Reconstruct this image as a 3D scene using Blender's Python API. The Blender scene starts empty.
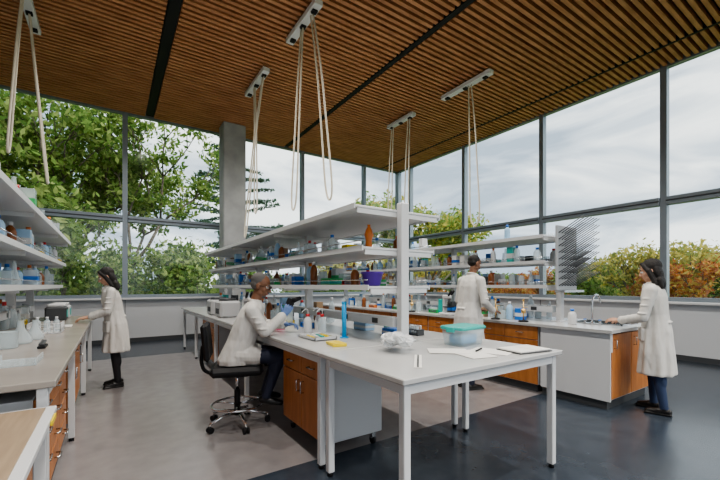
import bpy, bmesh, math, random
import numpy as np
from mathutils import Vector, Matrix
from mathutils.bvhtree import BVHTree
random.seed(7)
V=Vector
# ------------------------------------------------------------ materials
def _nt(name):
    m=bpy.data.materials.new(name); m.use_nodes=True
    nt=m.node_tree; b=nt.nodes['Principled BSDF']
    return m,nt,b
def mat(name,col,rough=.5,metal=0,col2=None,scale=5,stretch=(1,1,1),bump=0,bscale=40,alpha=1,spec=None,detail=3,bdist=.02):
    m,nt,b=_nt(name)
    b.inputs['Base Color'].default_value=(*col,1); b.inputs['Roughness'].default_value=rough
    b.inputs['Metallic'].default_value=metal; b.inputs['Alpha'].default_value=alpha
    if spec is not None: b.inputs['Specular IOR Level'].default_value=spec
    if col2 or bump:
        mp=nt.nodes.new('ShaderNodeMapping')
        mp.inputs['Scale'].default_value=stretch
        geo=nt.nodes.new('ShaderNodeNewGeometry')
        nt.links.new(geo.outputs['Position'],mp.inputs['Vector'])
    if col2:
        n=nt.nodes.new('ShaderNodeTexNoise'); n.inputs['Scale'].default_value=scale; n.inputs['Detail'].default_value=detail
        nt.links.new(mp.outputs[0],n.inputs['Vector'])
        r=nt.nodes.new('ShaderNodeValToRGB'); r.color_ramp.elements[0].position=.35; r.color_ramp.elements[1].position=.65
        r.color_ramp.elements[0].color=(*col,1); r.color_ramp.elements[1].color=(*col2,1)
        nt.links.new(n.outputs['Fac'],r.inputs[0]); nt.links.new(r.outputs[0],b.inputs['Base Color'])
    if bump:
        n2=nt.nodes.new('ShaderNodeTexNoise'); n2.inputs['Scale'].default_value=bscale
        nt.links.new(mp.outputs[0],n2.inputs['Vector'])
        bp=nt.nodes.new('ShaderNodeBump'); bp.inputs['Strength'].default_value=bump; bp.inputs['Distance'].default_value=bdist
        nt.links.new(n2.outputs['Fac'],bp.inputs['Height']); nt.links.new(bp.outputs[0],b.inputs['Normal'])
    return m
M={}
M['white']=mat('white_paint',(.66,.67,.68),.45)
M['metalwhite']=mat('white_powdercoat',(.66,.67,.68),.35)
M['top']=mat('bench_top_laminate',(.50,.50,.495),.22,col2=(.54,.54,.53),scale=3)
M['lefttop']=mat('left_bench_top',(.32,.29,.265),.25,col2=(.37,.34,.305),scale=3)
M['tan']=mat('tan_table_top',(.33,.245,.165),.35,col2=(.39,.295,.20),scale=4,stretch=(12,1,1))
M['cab']=mat('cabinet_maple',(.44,.16,.045),.38,col2=(.55,.22,.07),scale=3,stretch=(6,6,1),detail=6)
M['cabgrey']=mat('cabinet_carcass',(.55,.56,.57),.5)
M['slat']=mat('ceiling_slat_wood',(.38,.160,.072),.5,col2=(.56,.27,.135),scale=1.4,stretch=(1.2,9,1),detail=4)
M['deck']=mat('ceiling_deck_dark',(.03,.021,.017),.9)
M['black']=mat('black_plastic',(.012,.012,.014),.55,spec=.3)
M['dark']=mat('dark_grey',(.06,.065,.07),.5)
M['alu']=mat('aluminium_frame',(.28,.32,.36),.4,.4)
M['steel']=mat('stainless',(.55,.57,.58),.25,1)
M['pegs']=mat('grey_pegs',(.13,.14,.15),.5)
M['board']=mat('peg_board',(.42,.44,.46),.4)
M['chrome']=mat('chrome',(.7,.71,.73),.12,1)
M['brass']=mat('brass',(.75,.5,.2),.3,1)
M['concrete']=mat('concrete',(.30,.31,.31),.8,col2=(.38,.39,.39),scale=2.5,bump=.1)
M['wallpanel']=mat('wall_panel',(.58,.60,.62),.6)
M['cord']=mat('white_cord',(.62,.57,.47),.6)
M['paper']=mat('paper',(.74,.73,.70),.7)
M['card']=mat('cardboard',(.40,.27,.16),.8)
M['coat']=mat('lab_coat_cotton',(.64,.625,.59),.85,bump=.7,bscale=11,stretch=(1,1,.35),bdist=.04)
M['skinA']=mat('skin_light',(.55,.32,.22),.5)
M['skinB']=mat('skin_dark',(.22,.105,.06),.45)
M['hair']=mat('hair_black',(.014,.011,.010),.6,bump=.4,bscale=120)
M['greyhair']=mat('hair_grey',(.12,.115,.11),.8)
M['pants']=mat('black_trousers',(.012,.012,.016),.7)
M['jeans']=mat('jeans_blue',(.03,.05,.11),.8)
M['navy']=mat('navy_trousers',(.018,.024,.05),.7)
M['shoe']=mat('shoe_black',(.012,.011,.011),.4)
M['shirt']=mat('shirt_blue',(.25,.36,.55),.8)
M['eyew']=mat('eye_white',(.7,.7,.7),.3)
M['lip']=mat('lip',(.42,.14,.12),.5)
M['glove']=mat('nitrile_glove_blue',(.12,.2,.42),.4)
for k,c in dict(red=(.6,.04,.04),blue=(.03,.18,.6),teal=(.04,.42,.38),green=(.04,.42,.12),yellow=(.85,.65,.03),purple=(.10,.03,.36),pink=(.8,.15,.3),orange=(.7,.2,.04),cyan=(.02,.35,.7),amber=(.25,.08,.02),lblue=(.35,.55,.75)).items():
    M[k]=mat('plastic_'+k,c,.35)
M['clear']=mat('clear_plastic',(.72,.82,.86),.08,alpha=.42)
M['bagp']=mat('plastic_bag',(.82,.84,.85),.2,alpha=.65,bump=.8,bscale=30)
def glassmat():
    m=bpy.data.materials.new('window_glass'); m.use_nodes=True; nt=m.node_tree; nt.nodes.clear()
    o=nt.nodes.new('ShaderNodeOutputMaterial'); t=nt.nodes.new('ShaderNodeBsdfTransparent'); g=nt.nodes.new('ShaderNodeBsdfGlossy')
    g.inputs['Roughness'].default_value=.12; t.inputs[0].default_value=(.93,.96,.96,1)
    mx=nt.nodes.new('ShaderNodeMixShader'); mx.inputs[0].default_value=.03
    nt.links.new(t.outputs[0],mx.inputs[1]); nt.links.new(g.outputs[0],mx.inputs[2]); nt.links.new(mx.outputs[0],o.inputs[0]); return m
M['glass']=glassmat()
def floormat():
    m,nt,b=_nt('floor_linoleum')
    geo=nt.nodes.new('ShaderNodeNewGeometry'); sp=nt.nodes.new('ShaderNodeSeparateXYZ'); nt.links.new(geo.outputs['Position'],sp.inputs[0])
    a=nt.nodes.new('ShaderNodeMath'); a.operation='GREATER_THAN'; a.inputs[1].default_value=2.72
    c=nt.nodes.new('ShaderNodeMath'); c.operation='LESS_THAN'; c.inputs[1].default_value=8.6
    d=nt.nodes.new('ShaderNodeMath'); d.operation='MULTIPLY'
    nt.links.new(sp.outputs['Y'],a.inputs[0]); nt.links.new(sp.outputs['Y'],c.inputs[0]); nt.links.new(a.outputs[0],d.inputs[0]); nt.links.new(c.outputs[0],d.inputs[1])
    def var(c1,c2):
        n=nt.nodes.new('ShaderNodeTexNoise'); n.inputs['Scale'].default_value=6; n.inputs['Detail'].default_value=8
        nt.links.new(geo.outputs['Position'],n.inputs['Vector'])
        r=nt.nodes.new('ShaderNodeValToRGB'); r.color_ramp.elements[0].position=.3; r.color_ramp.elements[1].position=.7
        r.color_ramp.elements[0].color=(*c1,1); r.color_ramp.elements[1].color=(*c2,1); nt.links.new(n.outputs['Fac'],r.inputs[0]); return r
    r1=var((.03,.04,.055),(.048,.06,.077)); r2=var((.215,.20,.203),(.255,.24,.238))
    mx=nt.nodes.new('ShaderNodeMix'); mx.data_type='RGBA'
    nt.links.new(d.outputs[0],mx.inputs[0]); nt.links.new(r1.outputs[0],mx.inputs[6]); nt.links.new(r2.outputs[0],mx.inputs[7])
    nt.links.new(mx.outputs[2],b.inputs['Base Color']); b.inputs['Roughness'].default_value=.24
    return m
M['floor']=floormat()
def leafmat(name,c):
    m=bpy.data.materials.new(name); m.use_nodes=True; nt=m.node_tree; nt.nodes.clear()
    o=nt.nodes.new('ShaderNodeOutputMaterial'); d=nt.nodes.new('ShaderNodeBsdfDiffuse'); t=nt.nodes.new('ShaderNodeBsdfTranslucent')
    for s in (d,t): s.inputs[0].default_value=(*c,1)
    mx=nt.nodes.new('ShaderNodeMixShader'); mx.inputs[0].default_value=.45
    nt.links.new(d.outputs[0],mx.inputs[1]); nt.links.new(t.outputs[0],mx.inputs[2]); nt.links.new(mx.outputs[0],o.inputs[0]); return m
LG=[leafmat('leaf_green1',(.13,.23,.06)),leafmat('leaf_green2',(.24,.36,.10)),leafmat('leaf_green3',(.42,.50,.18))]
LA=[leafmat('leaf_orange',(.56,.24,.08)),leafmat('leaf_rust',(.40,.16,.08)),leafmat('leaf_gold',(.58,.42,.14))]
LY=[leafmat('leaf_yellow',(.64,.54,.16)),leafmat('leaf_yellow2',(.55,.50,.18)),leafmat('leaf_olive',(.34,.38,.14))]
LC=[leafmat('needle1',(.08,.14,.09)),leafmat('needle2',(.13,.21,.14)),leafmat('needle3',(.10,.17,.12))]
M['bark']=mat('bark',(.11,.09,.07),.9,col2=(.18,.15,.12),scale=8)
M['ground']=mat('lawn',(.12,.2,.05),.95,col2=(.22,.25,.08),scale=.3)

# ------------------------------------------------------------ mesh builder
def smoothpath(pts,n=8):
    pts=[V(p) for p in pts]; out=[]
    for i in range(len(pts)-1):
        p0=pts[max(i-1,0)];p1=pts[i];p2=pts[i+1];p3=pts[min(i+2,len(pts)-1)]
        for k in range(n):
            t=k/n
            out.append(.5*((2*p1)+(p2-p0)*t+(2*p0-5*p1+4*p2-p3)*t*t+(3*p1-p0-3*p2+p3)*t*t*t))
    out.append(pts[-1]); return out
class MB:
    def __init__(s): s.bm=bmesh.new(); s.mats=[]
    def mi(s,m):
        m=M[m] if isinstance(m,str) else m
        if m not in s.mats: s.mats.append(m)
        return s.mats.index(m)
    def box(s,lo,hi,m,bevel=0,rot=None):
        lo=V(lo);hi=V(hi);c=(lo+hi)/2;h=(hi-lo)/2;mi=s.mi(m)
        bm=s.bm
        def mk(p):
            p=V(p)
            if rot is not None: p=rot@p
            return bm.verts.new(c+p)
        def fc(l):
            f=bm.faces.new(l);f.material_index=mi
        if not bevel:
            vs=[mk((x*h.x,y*h.y,z*h.z)) for x in(-1,1) for y in(-1,1) for z in(-1,1)]
            for q in((0,1,3,2),(4,6,7,5),(0,4,5,1),(2,3,7,6),(0,2,6,4),(1,5,7,3)): fc([vs[i] for i in q])
            return
        e=min(bevel,h.x*.9,h.y*.9,h.z*.9)
        X={};Y={};Z={}
        for x in(-1,1):
            for y in(-1,1):
                for z in(-1,1):
                    k=(x,y,z)
                    X[k]=mk((x*h.x,y*(h.y-e),z*(h.z-e)));Y[k]=mk((x*(h.x-e),y*h.y,z*(h.z-e)));Z[k]=mk((x*(h.x-e),y*(h.y-e),z*h.z))
        for a in(-1,1):
            fc([X[(a,-1,-1)],X[(a,1,-1)],X[(a,1,1)],X[(a,-1,1)]]);fc([Y[(-1,a,-1)],Y[(1,a,-1)],Y[(1,a,1)],Y[(-1,a,1)]]);fc([Z[(-1,-1,a)],Z[(1,-1,a)],Z[(1,1,a)],Z[(-1,1,a)]])
            for c2 in(-1,1):
                fc([X[(a,c2,-1)],X[(a,c2,1)],Y[(a,c2,1)],Y[(a,c2,-1)]]);fc([X[(a,-1,c2)],X[(a,1,c2)],Z[(a,1,c2)],Z[(a,-1,c2)]]);fc([Y[(-1,a,c2)],Y[(1,a,c2)],Z[(1,a,c2)],Z[(-1,a,c2)]])
        for k in X: fc([X[k],Y[k],Z[k]])
    def cbox(s,c,size,m,bevel=0,rot=None):
        c=V(c);h=V(size)/2; s.box(c-h,c+h,m,bevel,rot)
    def cyl(s,p0,p1,r0,r1,m,seg=12):
        p0=V(p0);p1=V(p1);a=(p1-p0).normalized()
        t=V((0,0,1)) if abs(a.z)<.9 else V((1,0,0)); u=a.cross(t).normalized(); w=a.cross(u)
        A=[];B=[]
        for i in range(seg):
            an=2*math.pi*i/seg; d=u*math.cos(an)+w*math.sin(an)
            A.append(s.bm.verts.new(p0+d*r0));B.append(s.bm.verts.new(p1+d*r1))
        mi=s.mi(m)
        for i in range(seg):
            f=s.bm.faces.new([A[i],A[(i+1)%seg],B[(i+1)%seg],B[i]]);f.smooth=True;f.material_index=mi
        for l in(A[::-1],B):
            f=s.bm.faces.new(l);f.material_index=mi
    def lathe(s,c,prof,m,seg=14):
        c=V(c);rings=[];mi=s.mi(m)
        for r,z in prof:
            rings.append([s.bm.verts.new(c+V((r*math.cos(2*math.pi*i/seg),r*math.sin(2*math.pi*i/seg),z))) for i in range(seg)])
        for a,b in zip(rings,rings[1:]):
            for i in range(seg):
                f=s.bm.faces.new([a[i],a[(i+1)%seg],b[(i+1)%seg],b[i]]);f.smooth=True;f.material_index=mi
        for l in(rings[0][::-1],rings[-1]):
            f=s.bm.faces.new(l);f.material_index=mi
    def loft(s,rings,m):
        mi=s.mi(m);R=[[s.bm.verts.new(p) for p in r] for r in rings];n=len(R[0])
        for a,b in zip(R,R[1:]):
            for i in range(n):
                f=s.bm.faces.new([a[i],a[(i+1)%n],b[(i+1)%n],b[i]]);f.smooth=True;f.material_index=mi
        for l in(R[0][::-1],R[-1]):
            f=s.bm.faces.new(l);f.material_index=mi
    def tube(s,pts,r,m,seg=8,closed=False):
        pts=[V(p) for p in pts];n=len(pts);rings=[]
        rr=r if hasattr(r,'__len__') else [r]*n; prev=None
        for i,p in enumerate(pts):
            if closed: a=(pts[(i+1)%n]-pts[i-1]).normalized()
            else: a=(pts[min(i+1,n-1)]-pts[max(i-1,0)]).normalized()
            if prev is None:
                t=V((0,0,1)) if abs(a.z)<.9 else V((1,0,0)); u=a.cross(t).normalized()
            else: u=(prev-a*prev.dot(a)).normalized()
            prev=u;w=a.cross(u)
            rings.append([s.bm.verts.new(p+(u*math.cos(2*math.pi*k/seg)+w*math.sin(2*math.pi*k/seg))*rr[i]) for k in range(seg)])
        mi=s.mi(m)
        prs=list(zip(rings,rings[1:]))+([(rings[-1],rings[0])] if closed else [])
        for a,b in prs:
            for i in range(seg):
                f=s.bm.faces.new([a[i],a[(i+1)%seg],b[(i+1)%seg],b[i]]);f.smooth=True;f.material_index=mi
        if not closed:
            for l in(rings[0][::-1],rings[-1]):
                f=s.bm.faces.new(l);f.material_index=mi
    def ell(s,c,rad,m,rot=None,seg=16):
        if not hasattr(rad,'__len__'): rad=(rad,)*3
        c=V(c);mi=s.mi(m);nv=max(5,seg//2);bm=s.bm
        def P(x,y,z):
            p=V((x*rad[0],y*rad[1],z*rad[2]))
            if rot is not None: p=rot@p
            return bm.verts.new(c+p)
        top=P(0,0,1);bot=P(0,0,-1);rings=[]
        for j in range(1,nv):
            t=math.pi*j/nv;sr=math.sin(t);cz=math.cos(t)
            rings.append([P(sr*math.cos(2*math.pi*i/seg),sr*math.sin(2*math.pi*i/seg),cz) for i in range(seg)])
        fs=[]
        for i in range(seg):
            k=(i+1)%seg
            fs.append(bm.faces.new([top,rings[0][i],rings[0][k]]));fs.append(bm.faces.new([bot,rings[-1][k],rings[-1][i]]))
            for a,b in zip(rings,rings[1:]): fs.append(bm.faces.new([a[i],b[i],b[k],a[k]]))
        for f in fs: f.material_index=mi;f.smooth=True
    def limb(s,p0,p1,r0,r1,m):
        s.cyl(p0,p1,r0,r1,m,16); s.ell(p0,r0,m,seg=16); s.ell(p1,r1,m,seg=16)
    def obj(s,name,parent=None,rotz=0,loc=None):
        bmesh.ops.recalc_face_normals(s.bm,faces=s.bm.faces[:])
        me=bpy.data.meshes.new(name)
        if loc is None:
            if parent is None:
                A=np.array([v.co[:] for v in s.bm.verts]);mn=A.min(0);mx=A.max(0)
                c=V(((mn[0]+mx[0])/2,(mn[1]+mx[1])/2,mn[2]))
            else: c=V((0,0,0))
            bmesh.ops.translate(s.bm,vec=-c,verts=s.bm.verts[:])
        else: c=V(loc)
        s.bm.to_mesh(me);s.bm.free()
        for m in s.mats: me.materials.append(m)
        o=bpy.data.objects.new(name,me);bpy.context.collection.objects.link(o)
        o.location=c;o.rotation_euler=(0,0,rotz)
        if parent: o.parent=parent
        return o

# ------------------------------------------------------------ room shell
XR=9.0;YB=10.9;XL=-5.0;YF=-4.0;ZC=5.72;SILL=1.14;TR=3.08
b=MB();b.box((XL,YF,-.2),(XR+.3,YB+.3,0),'floor');b.obj('floor')
b=MB()
b.box((XL,YF,ZC+.16),(XR+.3,YB+.3,ZC+.3),'deck')
y=YF+.05
while y<YB-.03:
    for a,c in [(XL,.70),(.90,4.43),(4.57,8.21),(8.29,XR)]: b.box((a,y,ZC),(c,y+.062,ZC+.1),'slat')
    y+=.118
for x in(-3.6,-1.1,1.9,3.2,5.6,7.2): b.box((x,YF,ZC+.1),(x+.05,YB,ZC+.16),'deck')
for x,w in((.8,.085),(4.5,.05),(8.25,.025)): b.box((x-w,YF,ZC-.0),(x+w,YB-.1,ZC+.12),'black')
b.obj('ceiling')
b=MB();b.box((XL,YB,0),(XR+.3,YB+.25,SILL-.08),'wallpanel')
for x in bx_ if False else [-4.57,-2.15,.27,2.69,5.11,7.53]: b.box((x-.006,YB-.004,.1),(x+.006,YB,SILL-.08),'dark')
b.obj('wall_back')
b=MB();b.box((XR,YF,0),(XR+.25,YB,SILL-.08),'wallpanel')
for y in (-2.27,.23,2.73,5.23,7.73): b.box((XR-.004,y-.006,.1),(XR,y+.006,SILL-.08),'dark')
b.obj('wall_right')
b=MB();b.box((XL-.2,YF-.2,0),(XL,YB+.25,ZC+.3),'white');b.obj('wall_left')
b=MB();b.box((XL,YF-.2,0),(XR+.25,YF,.6),'white');b.box((XL,YF-.2,ZC-.3),(XR+.25,YF,ZC+.3),'white')
for x in(-5,-1.6,1.8,5.2,8.6): b.box((x,YF-.2,.6),(x+.4,YF,ZC-.3),'white')
b.obj('wall_front')
b=MB();b.box((XL,YB-.12,SILL-.08),(XR-.12,YB+.2,SILL-.03),'metalwhite',.01);b.obj('trim_1')
b=MB();b.box((XR-.12,YF,SILL-.08),(XR+.2,YB-.12,SILL-.03),'metalwhite',.01);b.obj('trim_2')
b=MB();b.box((XL,YB-.02,0),(XR,YB,.1),'dark');b.obj('baseboard_back')
b=MB();b.box((XR-.02,YF,0),(XR,YB-.02,.1),'dark');b.obj('baseboard_right')
n=1
bx=[-5,-4.57,-2.15,.27,2.69,5.11,7.53,9.1]
W=.055
for i in range(len(bx)-1):
    b=MB();x0,x1=bx[i],bx[i+1]
    b.box((x0,YB+.02,SILL-.03),(x0+W,YB+.17,ZC+.12),'alu');b.box((x1-W,YB+.02,SILL-.03),(x1,YB+.17,ZC+.12),'alu')
    b.box((x0+W,YB+.02,SILL-.03),(x1-W,YB+.14,SILL+.05),'alu');b.box((x0+W,YB+.02,ZC-.02),(x1-W,YB+.14,ZC+.12),'alu')
    b.box((x0+W,YB-.02,TR-.08),(x1-W,YB+.15,TR+.08),'alu',.01);b.box((x0+W,YB-.035,TR-.012),(x1-W,YB-.02,TR+.012),'dark')
    b.box((x0+W,YB+.08,SILL+.05),(x1-W,YB+.085,TR-.08),'glass');b.box((x0+W,YB+.08,TR+.08),(x1-W,YB+.085,ZC-.02),'glass')
    b.obj('window_%d'%n);n+=1
by=[-4,-2.27,.23,2.73,5.23,7.73,10.23,10.9]
for i in range(len(by)-1):
    b=MB();y0,y1=by[i],by[i+1]
    b.box((XR+.02,y0,SILL-.03),(XR+.17,y0+W,ZC+.12),'alu');b.box((XR+.02,y1-W,SILL-.03),(XR+.17,y1,ZC+.12),'alu')
    b.box((XR+.02,y0+W,SILL-.03),(XR+.14,y1-W,SILL+.05),'alu');b.box((XR+.02,y0+W,ZC-.02),(XR+.14,y1-W,ZC+.12),'alu')
    b.box((XR-.02,y0+W,TR-.08),(XR+.15,y1-W,TR+.08),'alu',.01);b.box((XR-.035,y0+W,TR-.012),(XR-.02,y1-W,TR+.012),'dark')
    b.box((XR+.08,y0+W,SILL+.05),(XR+.085,y1-W,TR-.08),'glass');b.box((XR+.08,y0+W,TR+.08),(XR+.085,y1-W,ZC-.02),'glass')
    b.obj('window_%d'%n);n+=1
b=MB();b.box((2.42,10.0,0),(3.0,10.5,ZC),'concrete',.02);b.obj('concrete_column')
# ------------------------------------------------------------ benches
H=.92
def leg(b,x,y,z1):
    b.box((x-.025,y-.025,.03),(x+.025,y+.025,z1),'metalwhite',.004);b.cyl((x,y,0),(x,y,.03),.022,.018,'black')
def cabinet(b,x0,x1,y0,y1,face,z0=.12,z1=.85,cols=2,casters=False,drawer=.18,alldraw=False):
    b.box((x0,y0,z0),(x1,y1,z1),'cabgrey',.004)
    g=.008
    def front(a0,a1,c0,c1,handle):
        t=.02
        sx=-1 if face=='-x' else 1; xf=x0 if sx<0 else x1
        b.box((min(xf+sx*t,xf+sx*.001),a0,c0),(max(xf+sx*t,xf+sx*.001),a1,c1),'cab',.003)
        m=(a0+a1)/2;xa=xf+sx*t;xb=xf+sx*(t+.03)
        if handle=='h': b.tube([(xa,m-.05,(c0+c1)/2),(xb,m-.05,(c0+c1)/2),(xb,m+.05,(c0+c1)/2),(xa,m+.05,(c0+c1)/2)],.006,'steel',6)
        else:
            yy=a1-.04 if handle=='r' else a0+.04
            b.tube([(xa,yy,c1-.06),(xb,yy,c1-.06),(xb,yy,c1-.16),(xa,yy,c1-.16)],.006,'steel',6)
    A0,A1=(y0,y1)
    w=(A1-A0)/cols
    for i in range(cols):
        a,c=A0+i*w+g/2,A0+(i+1)*w-g/2
        if alldraw:
            hh=(z1-z0)/4
            for k in range(4): front(a,c,z0+k*hh+g/2,z0+(k+1)*hh-g/2,'h')
        else:
            front(a,c,z1-drawer,z1-g,'h'); front(a,c,z0+g,z1-drawer-g,'r' if i%2==0 else 'l')
    if casters:
        for x in(x0+.06,x1-.06):
            for y in(y0+.06,y1-.06):
                b.cyl((x-.012,y,.035),(x+.012,y,.035),.035,.035,'black',14);b.box((x-.02,y-.02,.05),(x+.02,y+.02,z0),'steel')
    else: b.box((x0+.03,y0+.03,0),(x1-.03,y1-.03,z0),'dark')
b=MB();b.box((1.3,1.52,H-.035),(2.93,2.5,H),'top',.006)
for x in(1.36,2.87):
    b.box((x-.02,1.58,H-.10),(x+.02,2.44,H-.036),'metalwhite')
    for y in(1.58,2.43): leg(b,x,y,H-.036)
for y in(1.58,2.43): b.box((1.36,y-.02,H-.10),(2.87,y+.02,H-.037),'metalwhite')
b.obj('lab_table')
b=MB();b.box((1.3,2.51,H-.035),(2.93,9.2,H),'top',.006)
for x in(1.36,2.87):
    b.box((x-.02,2.56,H-.10),(x+.02,9.15,H-.036),'metalwhite')
    for y in(2.57,4.5,6.1,7.75,9.12): leg(b,x,y,H-.036)
for y in(2.57,4.5,6.1,7.75,9.12): b.box((1.36,y-.02,H-.10),(2.87,y+.02,H-.037),'metalwhite')
cabinet(b,1.45,2.02,2.66,3.52,'-x',casters=True,z1=.81)
cabinet(b,1.45,2.02,6.3,7.5,'-x',cols=3,casters=True,z1=.81)
cabinet(b,2.2,2.8,3.7,5.4,'+x',cols=4,casters=True,z1=.81)
cabinet(b,2.2,2.8,6.3,7.5,'+x',cols=3,casters=True,z1=.81)
b.obj('lab_island_bench')
b=MB();x0,x1,y0,y1=4.62,5.86,1.86,9.0
sx0,sx1,sy0,sy1=5.25,5.72,2.0,2.62
for lo,hi in(((x0,y0),(x1,sy0)),((x0,sy1),(x1,y1)),((x0,sy0),(sx0,sy1)),((sx1,sy0),(x1,sy1))):
    b.box((*lo,H-.035),(*hi,H),'top')
b.box((sx0,sy0,.68),(sx1,sy1,.69),'steel')
for lo,hi in(((sx0,sy0),(sx1,sy0+.015)),((sx0,sy1-.015),(sx1,sy1)),((sx0,sy0),(sx0+.015,sy1)),((sx1-.015,sy0),(sx1,sy1))):
    b.box((*lo,.69),(*hi,H+.012),'steel')
b.box((4.68,1.90,.1),(4.70,2.72,.88),'metalwhite')
b.box((4.70,1.93,.1),(5.8,2.72,.66),'cabgrey')
b.box((4.70,1.9,.66),(4.74,2.72,.88),'metalwhite')
b.box((4.72,1.95,0),(5.8,2.72,.1),'dark')
for a,c in((4.73,5.26),(5.27,5.8)):
    b.box((a,1.905,.12),(c,1.928,.86),'cab',.003)
    b.tube([(a+.06,1.905,.7),(a+.06,1.875,.7),(a+.06,1.875,.8),(a+.06,1.905,.8)],.005,'steel',6)
for k in range(6):
    cabinet(b,4.70,5.22,2.76+k*1.03,3.77+k*1.03,'-x',cols=2,z1=.88,z0=.1)
    cabinet(b,5.27,5.8,2.76+k*1.03,3.77+k*1.03,'+x',cols=2,z1=.88,z0=.1)
b.obj('sink_bench')
b=MB();fx,fy=5.2,2.32;HF=H+.001
b.cyl((fx,fy,HF),(fx,fy,H+.03),.03,.025,'chrome');b.tube(smoothpath([(fx,fy,H+.03),(fx,fy,H+.28),(fx+.04,fy,H+.36),(fx+.13,fy,H+.38),(fx+.2,fy,H+.33),(fx+.21,fy,H+.27)],6),.012,'chrome')
for dy in(-.09,.09):
    b.cyl((fx,fy+dy,HF),(fx,fy+dy,H+.05),.016,.014,'chrome');b.cyl((fx-.03,fy+dy,H+.06),(fx+.03,fy+dy,H+.06),.007,.007,'blue')
b.box((fx-.02,fy-.11,HF),(fx+.02,fy+.11,H+.015),'chrome');b.obj('gooseneck_faucet')
b=MB();b.box((-1.85,2.56,H-.04),(-.25,7.7,H),'lefttop',.006)
for x in(-1.8,-.31):
    for y in(2.61,4.3,6.0,7.64): leg(b,x,y,H-.041)
b.box((-1.8,2.6,H-.1),(-1.76,7.65,H-.041),'metalwhite');b.box((-.33,2.6,H-.1),(-.29,7.65,H-.041),'metalwhite')
cabinet(b,-.9,-.36,2.68,4.2,'+x',cols=3,z1=.8,casters=True,alldraw=True)
cabinet(b,-.9,-.36,4.4,5.9,'+x',cols=3,z1=.8,casters=True)
b.obj('wall_side_lab_bench')
b=MB();b.box((-1.9,.7,.77),(-.24,2.5,.80),'metalwhite',.004);b.box((-1.86,.74,.801),(-.28,2.46,.806),'tan')
for x in(-1.84,-.3):
    for y in(.76,2.44): leg(b,x,y,.77)
b.box((-1.8,.8,.1),(-.33,2.38,.76),'metalwhite',.004)
b.box((-.329,.9,.45),(-.31,2.3,.7),'cab');b.box((-.329,.9,.14),(-.31,2.3,.43),'cab')
b.cbox((-.234,2.3,.785),(.008,.14,.02),'yellow');b.cbox((-.234,1.5,.785),(.008,.14,.02),'yellow')
b.obj('low_work_table')

# ------------------------------------------------------------ shelf racks
LV=[1.42,1.76,2.11]
def rack(name,xc,y0,y1,posts,hws,zb=H+.001,levels=LV):
    b=MB()
    for i,z in enumerate(levels):
        w=hws[i]
        b.box((xc-w,y0+.07,z-.022),(xc+w,y1,z),'metalwhite',.004)
        for s in(-1,1): b.box((xc+s*w-.006,y0+.07,z-.035),(xc+s*w+.006,y1,z+.012),'metalwhite')
        if i<2:
            for s in(-1,1): b.cyl((xc+s*(w-.01),y0+.1,z+.055),(xc+s*(w-.01),y1-.03,z+.055),.005,.005,'steel',6)
    for y in posts:
        b.box((xc-.045,y-.035,zb),(xc+.045,y+.035,levels[-1]+.06),'metalwhite',.006)
        b.box((xc-.11,y-.06,zb),(xc+.11,y+.06,zb+.012),'metalwhite')
        for i,z in enumerate(levels):
            w=hws[i]
            b.box((xc-w+.03,y+.036,z-.065),(xc+w-.03,y+.055,z-.023),'metalwhite')
    b.box((xc-.05,y0+.12,1.04),(xc+.05,y1-.1,1.13),'metalwhite',.005)
    yy=y0+.4
    while yy<y1-.3:
        for s in(-1,1): b.cbox((xc+s*.052,yy,1.085),(.004,.09,.05),'dark')
        yy+=.55
    return b.obj(name)
WS=[(.36,.42,.5),(.38,.42,.48),(.30,.34,.38)]
rack('reagent_shelf',2.19,2.53,8.6,[2.57,4.5,6.5,8.5],WS[0])
rack('reagent_shelf',-1.04,2.6,7.6,[2.64,4.4,6.2,7.5],WS[1])
rack('reagent_shelf',5.24,2.72,8.6,[2.76,4.7,6.6,8.5],WS[2])

def bottle(b,x,y,z,r,h,m,cap):
    b.lathe((x,y,z),[(r*.95,0),(r,.01),(r,h*.62),(r*.8,h*.75),(r*.38,h*.84),(r*.38,h*.88)],m,12)
    b.cyl((x,y,z+h*.86),(x,y,z+h),r*.45,r*.45,cap,12)
def beaker(b,x,y,z,r,h,m='clear'):
    b.lathe((x,y,z),[(r*.9,0),(r,.01),(r,h),(r*1.06,h+.004),(r*.96,h+.002),(r*.94,.012),(r*.1,.012)],m,14)
def flask(b,x,y,z,r,h,m='clear'):
    b.lathe((x,y,z),[(r*.9,0),(r,.015),(r*.95,h*.2),(r*.35,h*.68),(r*.28,h*.95),(r*.36,h)],m,14)
def carton(b,x,y,z,w,d,h,m,band=None,rz=0):
    R=Matrix.Rotation(rz,3,'Z');b.cbox((x,y,z+h/2),(w,d,h),m,.004,R)
    if band: b.cbox((x,y,z+h*.45),(w+.002,d+.002,h*.3),band,0,R)
def tuberack(b,x,y,z,m):
    b.cbox((x,y,z+.008),(.09,.2,.012),m);b.cbox((x,y,z+.055),(.09,.2,.008),m)
    for e in(-.095,.095): b.cbox((x,y+e,z+.03),(.09,.008,.06),m)
    for i in range(2):
        for j in range(6): b.cyl((x-.02+i*.04,y-.075+j*.03,z+.015),(x-.02+i*.04,y-.075+j*.03,z+.1),.009,.009,'clear',8)
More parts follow.
